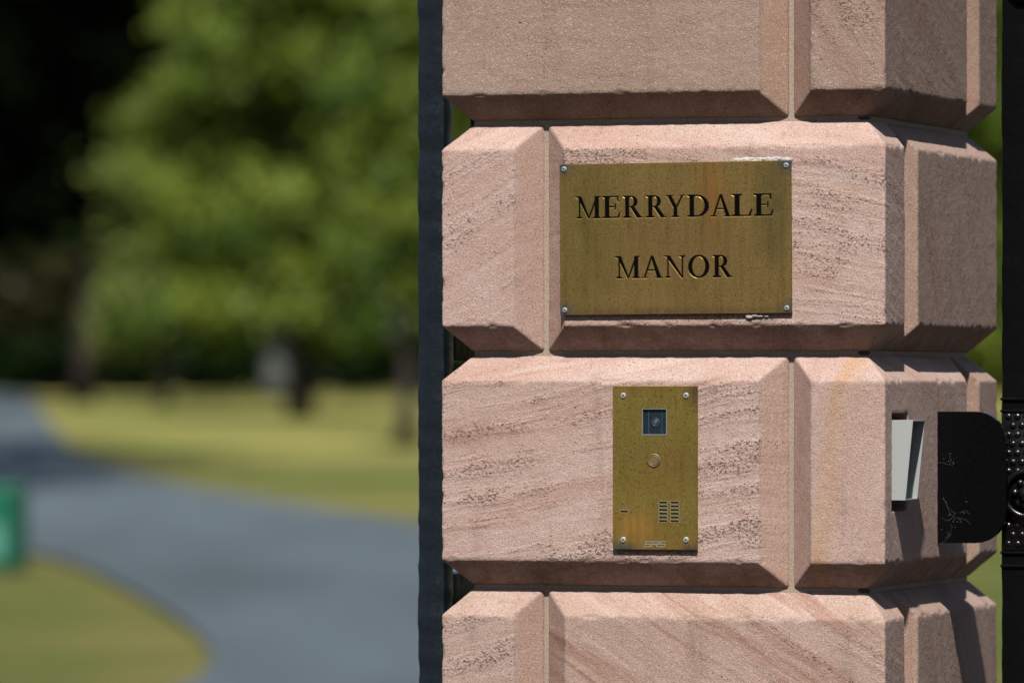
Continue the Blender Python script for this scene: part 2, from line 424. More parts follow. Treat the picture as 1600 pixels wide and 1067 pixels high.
def block(course, which, visible):
    """which: 0 = left block on the front face, 1 = the block on the front right corner, 2 = behind it on the right face, 3 hidden"""
    z0, z1 = ZJ[course]+MT/2, ZJ[course+1]-MT/2
    t1 = course % 2 == 1                       # long block to the left of the front face
    L, w, r = S-W-MT/2, W-MT/2, JR
    full = [(0, 0), (L-r, 0), (L, r), (L, w), (r, w), (0, w-r)]
    ins = [(r, r), (L, r), (L, r), (L, w), (r, w), (r, w)]
    bm = bmesh.new()
    lv = []
    for z, pl in ((z0, ins), (z0+r, full), (z1-r, full), (z1, ins)):
        lv.append([bm.verts.new((x-HS, y-HS, z)) for x, y in pl])
    for a, b in zip(lv, lv[1:]):
        for i in range(6): bm.faces.new((a[i], a[(i+1) % 6], b[(i+1) % 6], b[i]))
    bm.faces.new(lv[0][::-1]); bm.faces.new(lv[-1])
    bmesh.ops.remove_doubles(bm, verts=bm.verts, dist=1e-5)
    if t1: k = which
    else:
        for v in bm.verts: v.co.x = -v.co.x
        k = {1: 0, 0: -1, 2: 1, 3: 2}[which]
    bmesh.ops.rotate(bm, verts=bm.verts, cent=(0, 0, 0), matrix=Matrix.Rotation(k*math.pi/2, 3, 'Z'))
    bmesh.ops.recalc_face_normals(bm, faces=bm.faces)
    mat = MATS.get((course, which), G1)
    if not visible:
        return bmobj('stone_block', bm, mat, pillar)
    o = bmobj('stone_block', bm, mat, pillar)
    if course == 3 and which == 1:              # slot cut for the beam sensor in the right face
        cb = bmesh.new(); box(cb, HS-.05, HS+.02, .0359-HS, .1187-HS, 1.2877, 1.4165)
        boolean_cut(o, bmobj('cutter', cb, None))
    m = o.modifiers.new('r', 'REMESH'); m.mode = 'VOXEL'; m.voxel_size = .0026; m.adaptivity = 0
    dg = bpy.context.evaluated_depsgraph_get(); dg.update()
    me = bpy.data.meshes.new_from_object(o.evaluated_get(dg)); o.modifiers.clear(); o.data = me
    if not me.materials: me.materials.append(mat)
    n = len(me.vertices)
    co = np.empty(n*3); me.vertices.foreach_get('co', co); co = co.reshape(-1, 3)
    no = np.empty(n*3); me.vertices.foreach_get('normal', no); no = no.reshape(-1, 3)
    dz = np.minimum(co[:, 2]-z0, z1-co[:, 2])
    out = np.maximum(np.abs(co[:, 0]), np.abs(co[:, 1]))
    face = np.clip((out-(HS-.004))/.003, 0, 1)*np.clip((dz-JR+.002)/.004, 0, 1)
    vert = np.clip((np.minimum(np.abs(no[:, 0]), np.abs(no[:, 1]))-.45)/.2, 0, 1)*np.clip((HS-.003-out)/.003, 0, 1)
    stain_shade = np.clip(-no[:, 2]*1.6-.4, 0, 1)  # downward chamfers: brown stain together with painted shade
    sd = course*10+which
    d = (vnoise(co, 12, sd)-.5)*.0007 + (vnoise(co, 80, sd+1)-.5)*.0004 + (vnoise(co, 240, sd+2)-.5)*.0006*(.3+.7*face)
    # small chips along the arrises
    e = np.clip(1-np.abs(dz-JR)/.004, 0, 1)*(out > HS-.006)
    e = np.maximum(e, np.clip((np.minimum(np.abs(co[:, 0]), np.abs(co[:, 1]))-(HS-.005))/.004, 0, 1))
    d -= e*np.clip(vnoise(co, 85, sd+3)-.60, 0, 1)*.008
    co = co + no*d[:, None]
    me.vertices.foreach_set('co', co.ravel())
    for nm, arr in (('rough', .25+.75*face), ('warm', vert*.9), ('stain_shade', stain_shade)):
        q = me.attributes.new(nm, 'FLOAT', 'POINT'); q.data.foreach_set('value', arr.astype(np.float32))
    me.polygons.foreach_set('use_smooth', np.ones(len(me.polygons), bool)); me.update()
    return o
BLABEL = {(5, 0): 'brown pink block above the name plaque', (4, 1): 'wide pink block behind the name plaque', (3, 0): 'pale block banded upward to the right behind the intercom',
          (3, 1): 'corner block with an ochre vein and the sensor slot', (2, 1): 'bottom block with red bands falling to the right'}
for c in range(7):
    for k in range(4):
        o = block(c, k, c in (2, 3, 4, 5) and k < 3)
        if (c, k) in BLABEL: o['label'] = BLABEL[(c, k)]
bm = bmesh.new(); q = HS-JR-.0015
box(bm, -q, q, -q, q, .2, 2.43)
core = bmobj('mortar', bm, M_mortar, pillar)
random.seed(3)
for zj in ZJ[3:6]:                        # mortar fallen out of the joints at the front right corner
    bm = bmesh.new(); q = HS-JR-.0015
    bmesh.ops.create_icosphere(bm, subdivisions=3, radius=1, matrix=Matrix.Translation((q-.004, -q+.001, zj)) @ Matrix.Diagonal((.009, .0022, .0032, 1)))
    for v in bm.verts: v.co += Vector((random.gauss(0, .0006), 0, random.gauss(0, .0003)))
    bmobj('mortar_gap', bm, M_dark, pillar)
bm = bmesh.new(); box(bm, -HS-.04, HS+.04, -HS-.04, HS+.04, -.1, .254-.002, .015, 2); bmobj('plinth', bm, G1, pillar)
bm = bmesh.new(); box(bm, -HS-.06, HS+.06, -HS-.06, HS+.06, 2.424, 2.52, .02, 2); box(bm, -HS, HS, -HS, HS, 2.522, 2.62, .03, 2)
bmobj('capstone', bm, G1, pillar)

# ------------------------------------------------------------------ lettering (roman capitals, cap height 1, drawn as convex strokes)
T, H, SF = .175, .055, .045           # thick stem, hairline, serif thickness
def rect(x0, x1, z0, z1): return [(x0, z0), (x1, z0), (x1, z1), (x0, z1)]
def serif(x, w, z, up, e=.10):        # flat slab serif with sloped brackets
    if not up: return [(x-e, z), (x+w+e, z), (x+w+e, z+SF*.6), (x+w, z+SF*1.8), (x, z+SF*1.8), (x-e, z+SF*.6)]
    return [(x-e, z-SF*.6), (x, z-SF*1.8), (x+w, z-SF*1.8), (x+w+e, z-SF*.6), (x+w+e, z), (x-e, z)]
def arc(cx, cz, rx, rz, tx, tz, a0, a1, n=9):
    out = []
    for i in range(n):
        p, q = R(a0+(a1-a0)*i/n), R(a0+(a1-a0)*(i+1)/n)
        out.append([(cx+rx*math.cos(p), cz+rz*math.sin(p)), (cx+rx*math.cos(q), cz+rz*math.sin(q)),
                    (cx+(rx-tx)*math.cos(q), cz+(rz-tz)*math.sin(q)), (cx+(rx-tx)*math.cos(p), cz+(rz-tz)*math.sin(p))])
    return out
def glyph(ch):
    if ch == 'M':
        return 1.10, [rect(.12, .12+H, 0, 1), [(.05, 1), (.05+T, 1), (.60, 0), (.54, 0)], [(.90, 1), (.98, 1), (.59, 0), (.54, 0)], rect(.84, .84+T, 0, 1),
                      serif(.12, H, 0, 0), serif(.84, T, 0, 0, .08), [(-.03, 1), (-.03, .965), (.1, .94), (.2, 1)], [(.88, 1), (.9, .94), (1.09, .965), (1.09, 1)]]
    if ch == 'E':
        return .80, [rect(.12, .12+T, 0, 1), rect(.02, .68, 1-H*.8, 1), rect(.02, .70, 0, H*.8), rect(.2, .56, .49, .49+H*.8),
                     [(.68, 1), (.62, .96), (.645, .76), (.68, .76)], [(.64, .02), (.70, 0), (.75, .26), (.715, .26)], [(.535, .38), (.57, .38), (.57, .65), (.535, .65)], serif(.12, T, 0, 0), serif(.12, T, 1, 1)]
    if ch == 'R':
        return .88, [rect(.12, .12+T, 0, 1), rect(.2, .42, 1-H*.8, 1), rect(.2, .42, .47, .47+H*.8)] + arc(.40, .735, .29, .265, T*.95, H*.8, -90, 90) + \
                    [[(.36, .49), (.54, .49), (.88, 0), (.68, 0)], rect(.68, .94, 0, SF*.7), serif(.12, T, 0, 0), serif(.12, T, 1, 1)]
    if ch == 'Y':
        return .92, [rect(.38, .38+T, 0, .5), [(.04, 1), (.24, 1), (.555, .44), (.38, .42)], [(.80, 1), (.87, 1), (.555, .44), (.47, .44)], serif(.38, T, 0, 0), rect(-.04, .34, 1-SF*.7, 1), rect(.68, .96, 1-SF*.7, 1)]
    if ch == 'D':
        return .98, [rect(.12, .12+T, 0, 1), rect(.2, .44, 1-H*.8, 1), rect(.2, .44, 0, H*.8)] + arc(.40, .5, .52, .5, T, H*.8, -90, 90, 9) + [serif(.12, T, 0, 0), serif(.12, T, 1, 1)]
    if ch == 'A':
        return 1.0, [[(.42, 1), (.53, 1), (.93, 0), (.73, 0)], [(.42, .98), (.49, .98), (.14, 0), (.07, 0)], rect(.24, .70, .33, .33+H*.8), rect(-.03, .26, 0, SF*.7), rect(.63, 1.0, 0, SF*.7)]
    if ch == 'L':
        return .80, [rect(.12, .12+T, 0, 1), rect(.02, .70, 0, H*.8), [(.63, .02), (.70, 0), (.76, .30), (.72, .30)], serif(.12, T, 0, 0), serif(.12, T, 1, 1)]
    if ch == 'N':
        return 1.0, [rect(.12, .12+H, 0, 1), rect(.84, .84+H, 0, 1), [(.04, 1), (.04+T*1.2, 1), (.895, 0), (.82, 0)], serif(.12, H, 0, 0), serif(.84, H, 1, 1), rect(-.03, .2, 1-SF*.7, 1)]
    if ch == 'O':
        return 1.0, arc(.5, .5, .48, .52, T, H, -4, 356, 23)
def inset(poly, d):
    c = (sum(p[0] for p in poly)/len(poly), sum(p[1] for p in poly)/len(poly))
    n = len(poly); out = []
    A = sum(poly[i][0]*poly[(i+1) % n][1]-poly[(i+1) % n][0]*poly[i][1] for i in range(n))
    if A < 0: poly = poly[::-1]
    for i in range(n):                       # outward miter offset of a convex polygon
        p0, p1, p2 = poly[i-1], poly[i], poly[(i+1) % n]
        e1 = Vector((p1[0]-p0[0], p1[1]-p0[1])); e2 = Vector((p2[0]-p1[0], p2[1]-p1[1]))
        if e1.length < 1e-9 or e2.length < 1e-9: out.append(p1); continue
        e1.normalize(); e2.normalize()
        n1 = Vector((e1.y, -e1.x)); n2 = Vector((e2.y, -e2.x)); b = (n1+n2)
        b = b/max(.6, b.length_squared)*2 if b.length > 1e-6 else n1
        out.append((p1[0]+b.x*d, p1[1]+b.y*d))
    return poly, out

# ------------------------------------------------------------------ name plaque
PC = (.3261, 1.6459); PW, PH = .3180, .1995; PT = .004
plaque = empty('name_plaque', P(PC[0], -.0015, PC[1]), 0)
plaque.rotation_euler = (0, R(-.30), -TH)
tag(plaque, 'wide tarnished brass plaque engraved MERRYDALE MANOR in black, screwed to the pillar', 'name plaque')
hx, hz = PW/2, PH/2
cornr = [((sx*hx, 0, sz*hz), (.017, .1, .015), .5, (.05, .07, .085), .9) for sx in (-1, 1) for sz in (-1, 1)]
M_brass = brass_mat('tarnished_brass', cornr + [
    ((.052, 0, .060), (.012, .1, .045), .8, (.24, .11, .025), .7),
    ((.135, 0, .035), (.018, .1, .05), .9, (.06, .058, .024), .8),
    ((.02, 0, -.02), (.075, .1, .05), .9, (.15, .09, .04), .45),
    ((-.12, 0, 0), (.03, .1, .09), .8, (.10, .085, .018), .5),
    ((0, 0, -.097), (.17, .1, .006), .6, (.12, .07, .04), .7)])
bm = bmesh.new(); box(bm, -hx, hx, -PT, 0, -hz, hz, .0005)
plate = bmobj('plate', bm, M_brass, plaque)
strokes = []
LH = .0287
def word(spec, zbase):
    for ch, x0, x1 in spec:
        adv, st = glyph(ch)
        xs_ = [p[0] for s_ in st for p in s_]; lo, hi = min(xs_), max(xs_)
        k = (x1-x0)/(hi-lo)
        for s_ in st: strokes.append([(x0+(p[0]-lo)*k, zbase+p[1]*LH) for p in s_])
def px(v): return (v-789.5)/1450*PW        # measured across the plaque
word([(c, px(a), px(b)) for c, a, b in (('M', 165, 322), ('E', 335, 446), ('R', 465, 588), ('R', 610, 737), ('Y', 733, 852), ('D', 868, 1002), ('A', 1015, 1142), ('L', 1147, 1272), ('E', 1283, 1402))], .0276)
word([(c, px(a), px(b)) for c, a, b in (('M', 414, 568), ('A', 580, 712), ('N', 722, 852), ('O', 872, 1003), ('R', 1025, 1148))], -.0520)
def area(me): return sum(p.area for p in me.polygons if p.normal.y < -.9)
def engrave(cut):
    # cut one stroke into the plate (worked at 100 times its size, which the solver handles more exactly)
    bmesh.ops.scale(cut, vec=(100, 100, 100), verts=cut.verts)
    c = bmobj('cutter', cut, None)
    for solver, jit in (('EXACT', (0, 0, 0)), ('EXACT', (0, .0013, 0)), ('EXACT', (.006, .0021, .005)), ('EXACT', (-.007, -.0017, .004)), ('EXACT', (.004, .0031, -.008)), ('FAST', (.003, .001, .003))):
        c.location = jit
        m = plate.modifiers.new('cut', 'BOOLEAN'); m.operation = 'DIFFERENCE'; m.solver = solver; m.object = c
        dg = bpy.context.evaluated_depsgraph_get(); dg.update()
        me = bpy.data.meshes.new_from_object(plate.evaluated_get(dg)); plate.modifiers.clear()
        xs_ = [v.co.x for v in me.vertices]
        good = bool(xs_) and max(xs_)-min(xs_) > PW*99 and area(plate.data)*.85 < area(me) <= area(plate.data)*1.02
        if good: plate.data = me; break
    else: print('stroke not cut')
    bpy.data.objects.remove(c)
plate.parent = None; plate.data.transform(Matrix.Scale(100, 4))
lets = (bmesh.new(), bmesh.new())
for i, s_ in enumerate(strokes):
    s_, big = inset(s_, .00095)
    d = .000011*((i*7) % 13) + .0000007*i
    cut = bmesh.new(); prism(cut, big, -PT-.00012, -PT+.00055+d, s_); engrave(cut)
    prism(lets[0 if s_[0][1] > 0 else 1], s_, -PT+.00034+.00002*(i % 13), -PT+.0024)
plate.data.transform(Matrix.Scale(.01, 4)); plate.parent = plaque
plate.data.materials.clear(); plate.data.materials.append(M_brass)
for let in lets: bmobj('lettering', let, M_letter, plaque)
def screw(par, x, z, y, r=.0036, ang=40, slot=True):
    bm = bmesh.new()
    disc(bm, 0, 0, r*.72, -.0016, .0, 20, r)
    o = bmobj('screw', bm, M_steel, par); o.location = (x, y, z)
    sl = bmesh.new()
    if slot:
        box(sl, -r*.70, r*.70, -.00175, -.0003, -r*.13, r*.13); box(sl, -r*.12, r*.12, -.00177, -.0003, -r*.6, r*.6)
    else: disc(sl, 0, 0, r*.38, -.00175, -.0003, 6)
    s2 = bmobj('drive_recess', sl, M_dark, o); s2.rotation_euler = (0, R(ang), 0)
for i, (sx, sz) in enumerate(((-1, 1), (1, 1), (-1, -1), (1, -1))):
    screw(plaque, sx*(hx-.0065), sz*(hz-.0065), -PT, .0036, (20, 5, 45, 70)[i])
# pale sealant squeezed out along the upper and lower edge
random.seed(5)
bm = bmesh.new()
def blobs(bm, x0, x1, z, n, dz):
    for i in range(n):
        x = random.uniform(x0, x1); s_ = random.uniform(.0012, .0038)
        m4 = Matrix.Translation((x, random.uniform(-.0010, .0008), z+random.uniform(-.2, 1)*dz)) @ Matrix.Diagonal((s_*1.7, .0014, s_*.75, 1))
        bmesh.ops.create_icosphere(bm, subdivisions=2, radius=1, matrix=m4)
blobs(bm, .082, .155, hz+.0006, 90, .0024)
M_seal = simple('pale_sealant', (.30, .285, .275), .9, 0, (300, .002)); bmobj('sealant', bm, M_seal, plaque, True)
bm = bmesh.new(); blobs(bm, .098, .128, -hz-.0045, 20, .003); bmobj('sealant', bm, M_seal, plaque, True)

# ------------------------------------------------------------------ intercom
IC = (.2987, 1.3440); IW, IH, IT = .1162, .2155, .0045
icom = empty('intercom_panel', P(IC[0], -.0015, IC[1]), -TH)
tag(icom, 'tall narrow brass intercom panel with camera window, round button and speaker slots', 'intercom')
ix, iz = IW/2, IH/2
M_brass2 = brass_mat('patchy_brass', [
    ((-.028, 0, -.079), (.026, .1, .020), .75, (.36, .19, .045), .9),
    ((.018, 0, -.10), (.042, .1, .012), .8, (.27, .145, .04), .7),
    ((-.056, 0, -.109), (.030, .1, .010), .5, (.05, .07, .08), .95),
    ((.052, 0, -.108), (.014, .1, .007), .6, (.06, .06, .06), .9),
    ((-.028, 0, .105), (.04, .1, .008), .8, (.22, .12, .035), .5),
    ((.03, 0, .0), (.05, .1, .025), .9, (.19, .11, .03), .55),
    ((.056, 0, .1), (.01, .1, .02), .8, (.10, .06, .03), .8)], dull=(.205, .148, .030), bright=(.28, .20, .046), rough=.44)
bm = bmesh.new(); box(bm, -ix, ix, -IT, 0, -iz, iz, .0006)
face = bmobj('faceplate', bm, M_brass2, icom)
cut = bmesh.new()
wx0, wx1, wz0, wz1 = .2812-IC[0], .3155-IC[0], 1.3868-IC[1], 1.4218-IC[1]
box(cut, wx0, wx1, -.01, .01, wz0, wz1)
def slot_poly(cx, cz, w, h, n=6):
    r = h/2; p = []
    for i in range(n+1): a = R(-90+180*i/n); p.append((cx+w/2-r+r*math.cos(a), cz+r*math.sin(a)))
    for i in range(n+1): a = R(90+180*i/n); p.append((cx-w/2+r+r*math.cos(a), cz+r*math.sin(a)))
    return p
SLOTS = [(cx-IC[0], 1.2986-IC[1]-k*.00490, .0118, .0030) for cx in (.3103, .3264) for k in range(6)] + [(.2566-IC[0], 1.2865-IC[1], .0112, .0030)]
for s_ in SLOTS:
    o2 = slot_poly(s_[0], s_[1], s_[2]+.0012, s_[3]+.0012); i2 = slot_poly(*s_)
    prism(cut, o2, -IT-.0005, -.0010, i2)
def pill_rim(s_):
    bm = bmesh.new(); p = slot_poly(s_[0], s_[1], s_[2]+.0012, s_[3]+.0012, 8); q = slot_poly(s_[0], s_[1], s_[2], s_[3], 8); n = len(p)
    vs = [[bm.verts.new((x, y, z)) for x, z in l] for l, y in ((p, -IT+.0003), (p, -IT-.0003), (q, -IT-.0003), (q, -IT+.0012))]
    for a, b in zip(vs, vs[1:]):
        for i in range(n): bm.faces.new((a[i], a[(i+1) % n], b[(i+1) % n], b[i]))
    bmobj('slot_rim', bm, M_sr, icom)
M_sr = simple('slot_rim_metal', (.24, .23, .15), .4, .3)
for s_ in SLOTS: pill_rim(s_)
boolean_cut(face, bmobj('cutter', cut, None))
face.data.materials.clear(); face.data.materials.append(M_brass2)
bm = bmesh.new(); box(bm, -ix+.003, ix-.003, -.0006, .012, -iz+.003, iz-.003); bmobj('back_plate', bm, simple('dark_mesh', (.018, .022, .024), .5, 0, (500, .001)), icom)
# camera window: bright frame, dark glass and lens
M_rim = simple('bright_trim', (.13, .14, .125), .4, .3)
bm = bmesh.new()
for a in ((wx0-.0004, wx0+.0012, wz0-.0004, wz1), (wx1-.0012, wx1+.0004, wz0-.0004, wz1), (wx0+.0012, wx1-.0012, wz0-.0004, wz0+.0016), (wx0+.0012, wx1-.0012, wz1-.0009, wz1+.0003)):
    box(bm, a[0], a[1], -IT-.0004, -.0012, a[2], a[3])
win = bmobj('camera_window', bm, M_rim, icom)
M_cam = simple('camera_backing', (.009, .018, .026), .25, 0, None, .5, 90)
bm = bmesh.new(); box(bm, wx0+.0012, wx1-.0012, -.0022, -.0008, wz0+.0015, wz1-.0009)
bmobj('backing', bm, M_cam, win)
bm = bmesh.new(); box(bm, wx0+.0085, wx0+.0089, -.0026, -.0022, wz0+.0016, wz1-.001); box(bm, wx1-.0075, wx1-.0072, -.0026, -.0022, wz0+.0016, wz1-.001)
bmobj('bracket', bm, simple('bracket_grey', (.06, .09, .11), .4), win)
lx, lz = .2994-IC[0], 1.4044-IC[1]
bm = bmesh.new(); torus(bm, (lx, -.0024, lz), .0050, .00035, 28, 8); torus(bm, (lx, -.0026, lz), .0025, .0006, 24, 8); disc(bm, lx, lz, .0013, -.0032, -.002, 16)
bmobj('lens', bm, simple('lens_ring', (.055, .075, .09), .4), win, True)
bx, bz = .2976-IC[0], 1.3538-IC[1]
bm = bmesh.new(); disc(bm, bx, bz, .0068, -IT-.0018, -IT+.0005, 36, .0072)
btn = bmobj('call_button', bm, simple('worn_button_brass', (.17, .12, .05), .62, .8, (400, .0002)), icom)
bm = bmesh.new(); torus(bm, (bx, -IT-.0006, bz), .0080, .0009, 40, 10); torus(bm, (bx, -IT-.0018, bz), .0059, .0004, 40, 8)
bmobj('ring', bm, simple('button_ring', (.20, .165, .10), .6, .9), btn, True)
for i, (x, z) in enumerate(((.2552, 1.439), (.3417, 1.4391), (.2552, 1.2489), (.3417, 1.2495))):
    screw(icom, x-IC[0], z-IC[1], -IT, .0040, i*25, False)
# stamped maker mark: SRS in squared slanting strokes
bm = bmesh.new()
def seg(bm, x0, z0, x1, z1, t_, i):
    d = Vector((x1-x0, z1-z0)); d.normalize(); n = Vector((-d.y, d.x))*t_/2; e = d*t_/2*.9
    p = [(x0-e.x+n.x, z0-e.y+n.y), (x0-e.x-n.x, z0-e.y-n.y), (x1+e.x-n.x, z1+e.y-n.y), (x1+e.x+n.x, z1+e.y+n.y)]
    prism(bm, p, -IT-.0004-.00002*i, -IT+.0003)
lx0, lz0, gw, gh = .2848-IC[0], 1.2402-IC[1], .0078, .0068
G = {'S': [(1, 1, 0, 1), (0, 1, 0, .5), (0, .5, 1, .5), (1, .5, 1, 0), (1, 0, 0, 0)], 'R': [(0, 0, 0, 1), (0, 1, 1, 1), (1, 1, 1, .55), (1, .5, 0, .5), (.45, .5, 1, 0)]}
for j, ch in enumerate('SRS'):
    for i, (x0, z0, x1, z1) in enumerate(G[ch]):
        f = lambda x, z: (lx0+j*.0101+x*gw+z*.0016, lz0+z*gh)
        a, b = f(x0, z0), f(x1, z1); seg(bm, *a, *b, .0013, i)
bmobj('maker_mark', bm, simple('pale_mark', (.20, .205, .15), .4, .3), icom)

# ------------------------------------------------------------------ beam sensor in its slot on the right face
sens = empty('beam_sensor', P(S, .0359, 1.2877), -TH)
tag(sens, 'pale grey metal hooded gate beam sensor set in a slot beside the black stop plate', 'gate sensor')
M_hood = simple('pale_grey_metal', (.28, .30, .30), .42, .25, (500, .0002))
bm = bmesh.new()
# local x = out of the right face, y = back along it; hood is a wedge, deeper at the top, 1.5 mm sheet
zb, zt = .0148, .1195; yf, yb = .0025, .066; ob, ot = .0172, .0275; s_ = .0016
def slab(bm, pts):
    vs = [bm.verts.new(p) for p in pts]
    for f_ in ((0, 1, 2, 3), (7, 6, 5, 4), (0, 4, 5, 1), (1, 5, 6, 2), (2, 6, 7, 3), (3, 7, 4, 0)): bm.faces.new([vs[i] for i in f_])
def wall(y0, y1):
    slab(bm, [(-.03, y0, zb), (ob, y0, zb), (ot, y0, zt), (-.03, y0, zt), (-.03, y1, zb), (ob, y1, zb), (ot, y1, zt), (-.03, y1, zt)])
wall(yf, yf+s_); wall(yb-s_, yb)
slab(bm, [(-.03, yf+s_, zt-s_), (ot, yf+s_, zt-s_), (ot, yf+s_, zt), (-.03, yf+s_, zt), (-.03, yb-s_, zt-s_), (ot, yb-s_, zt-s_), (ot, yb-s_, zt), (-.03, yb-s_, zt)])
slab(bm, [(-.03, yf+s_, zb), (ob, yf+s_, zb), (ob, yf+s_, zb+s_), (-.03, yf+s_, zb+s_), (-.03, yb-s_, zb), (ob, yb-s_, zb), (ob, yb-s_, zb+s_), (-.03, yb-s_, zb+s_)])
bmobj('hood', bm, M_hood, sens)
bm = bmesh.new(); box(bm, -.046, -.0305, .001, .0818, .001, .1278); bmobj('slot_shade_back', bm, simple('slot_shade_black', (.006, .006, .006), .7, 0, (200, .001)), sens)  # black box in the slot, its colour standing in for shade
bm = bmesh.new()
slab(bm, [(-.028, yf+s_, zb+s_), (ob-.012, yf+s_, zb+s_), (ot-.014, yf+s_, zt-s_), (-.028, yf+s_, zt-s_), (-.028, yb-s_, zb+s_), (ob-.012, yb-s_, zb+s_), (ot-.014, yb-s_, zt-s_), (-.028, yb-s_, zt-s_)])
bmobj('sensor_face', bm, simple('sensor_grey', (.12, .15, .15), .45, .2), sens)
bm = bmesh.new()
for k in range(9):
    bmesh.ops.create_icosphere(bm, subdivisions=2, radius=.0018, matrix=Matrix.Translation((ob-.0105+(ot-ob-.002)*(.028+k*.0066)/.105, .024, zb+.028+k*.0066)))
bmobj('indicator_dots', bm, simple('indicator_black', (.02, .025, .03), .3), sens, True)

# ------------------------------------------------------------------ black stop plate with cobwebs
stop = empty('gate_stop', P(S, .2750, 1.2410), -TH)
tag(stop, 'flat black steel stop plate with rounded outer corners and cobwebs, bolted to the pillar side', 'gate stop')
bm = bmesh.new(); pts = [(-.03, 0), (.052, 0)]
for i in range(9): a = R(-90+90*i/8); pts.append((.052+.0425*math.cos(a), .044+.044*math.sin(a)))
for i in range(9): a = R(90*i/8); pts.append((.0525+.042*math.cos(a), .1764-.042+.042*math.sin(a)))
pts += [(-.03, .1764)]
prism(bm, pts, 0, .012)
es = [e for e in bm.edges if abs(e.verts[0].co.y-e.verts[1].co.y) < 1e-6]
bmesh.ops.bevel(bm, geom=es, offset=.0012, segments=2, affect='EDGES')
bmobj('plate', bm, black_paint('stop_plate_paint', (.0016, .0016, .002), .22, 60, .0004, .14), stop)
random.seed(12)
bm = bmesh.new()
def strand(pts, r):
    q = []
    for a, b in zip(pts, pts[1:]):
        for k in range(5):
            t_ = k/5; q.append((a[0]+(b[0]-a[0])*t_+random.gauss(0, .0006), -.0010+random.gauss(0, .0004), a[1]+(b[1]-a[1])*t_+random.gauss(0, .0006)))
    q.append((pts[-1][0], -.001, pts[-1][1]))
    tube(bm, q, [r*random.uniform(.5, 1.3) for _ in q], 5)
for pl in ([(.001, .108), (.008, .107), (.022, .104)], [(.019, .108), (.017, .116), (.020, .121), (.014, .119)], [(.008, .062), (.013, .050), (.020, .043), (.026, .040)],
           [(.010, .058), (.018, .040), (.014, .036)], [(.030, .041), (.040, .043), (.045, .039)], [(.006, .033), (.016, .030), (.022, .036), (.040, .031), (.046, .025)],
           [(.021, .024), (.018, .012), (.010, .002), (.004, -.002)], [(.017, .014), (.012, .006)], [(.026, .040), (.022, .036)], [(.03, .033), (.033, .027)]):
    strand(pl, .00019)
for _ in range(26):
    x, z = random.choice([(.018, .038), (.02, .03), (.015, .012), (.036, .041), (.019, .11)])
    x += random.gauss(0, .006); z += random.gauss(0, .006)
    if x > .003: bmesh.ops.create_icosphere(bm, subdivisions=1, radius=random.uniform(.0003, .0009), matrix=Matrix.Translation((x, -.0008, z)))
bmobj('cobweb', bm, simple('cobweb_silk', (.045, .045, .043), .9), stop)

# ------------------------------------------------------------------ wrought gates
def hammered(name, x0, x1, y0, y1, z0, z1, mat, parent, amp=.0011, seed=0, step=.008):
    bm = bmesh.new(); box(bm, x0, x1, y0, y1, z0, z1, .0025, 2)
    L = max(x1-x0, y1-y0, z1-z0)
    ax = 2 if z1-z0 == L else (0 if x1-x0 == L else 1)
    n = max(2, int(L/step))
    lo = (x0, y0, z0)[ax]
    for k in range(1, n):
        co = [0, 0, 0]; co[ax] = lo+L*k/n
        no = [0, 0, 0]; no[ax] = 1
        bmesh.ops.bisect_plane(bm, geom=bm.verts[:]+bm.edges[:]+bm.faces[:], plane_co=co, plane_no=no)
    bm.normal_update()
    vs = list(bm.verts); p = np.array([v.co[:] for v in vs]); no = np.array([v.normal[:] for v in vs])
    d = (vnoise(p, 42, seed)-.5)*2*amp + (vnoise(p, 110, seed+3)-.5)*amp*.7
    for v, q, m, k in zip(vs, p, no, d): v.co = Vector(q + m*k)
    o = bmobj(name, bm, mat, parent, True); o.data.set_sharp_from_angle(angle=R(28)); return o
leaf = empty('open_gate', P(-.0707, .18, .06), -TH)
tag(leaf, 'black hammered iron gate standing open, seen end on against the pillar left side', 'gate')
hammered('stile', -.0189, .0189, -.02, .02, 0, 2.15, M_blue, leaf, .0017, 3, .006)
for z0, z1 in ((.08, .13), (1.055, 1.135), (1.425, 1.497), (2.06, 2.11)):
    hammered('rail', -.013, .013, .0205, 2.2, z0, z1, M_black, leaf, .001, int(z0*50), .03)
for k in range(15):
    bm = bmesh.new(); tube(bm, [(0, .17+k*.135, .1), (0, .17+k*.135, 2.08)], [.008, .008], 8); bmobj('bar', bm, M_black, leaf, True)
hammered('back_stile', -.0189, .0189, 2.2005, 2.24, 0, 2.15, M_black, leaf, .001, 9, .03)
for z in (.4, 1.93):
    bm = bmesh.new(); box(bm, .0195, .05, -.012, .012, z, z+.05, .002); bmobj('hinge', bm, M_black, leaf)

gate = empty('closed_gate', P(.6927, .30, .06), -TH)
tag(gate, 'black iron gate closed against the stop plate, with a studded lock plate and round handle', 'gate')
hammered('stile', 0, .075, 0, .04, 0, 2.15, M_black, gate, .0007, 21)
bm = bmesh.new()
for z0, z1 in ((1.372, 1.376), (1.356, 1.360), (1.148, 1.152), (1.166, 1.170)):
    bm = bmesh.new(); box(bm, -.0012, .0765, -.0035, .0415, z0, z1, .001); bmobj('collar', bm, M_black, gate)
bm = bmesh.new(); box(bm, .0005, .0745, -.0030, .0, 1.171, 1.355, .001)
for r_ in range(15):
    for c_ in range(6):
        x = .010+c_*.0125+(.0062 if r_ % 2 else 0); z = 1.180+r_*.0122
        if x < .070: bmesh.ops.create_uvsphere(bm, u_segments=12, v_segments=8, radius=1, matrix=Matrix.Translation((x, -.0026, z)) @ Matrix.Diagonal((.0050, .0030, .0045, 1)))
bmobj('lock_plate', bm, black_paint('lock_plate_paint', (.003, .003, .004), .22, 200, .0004, .4), gate, True)
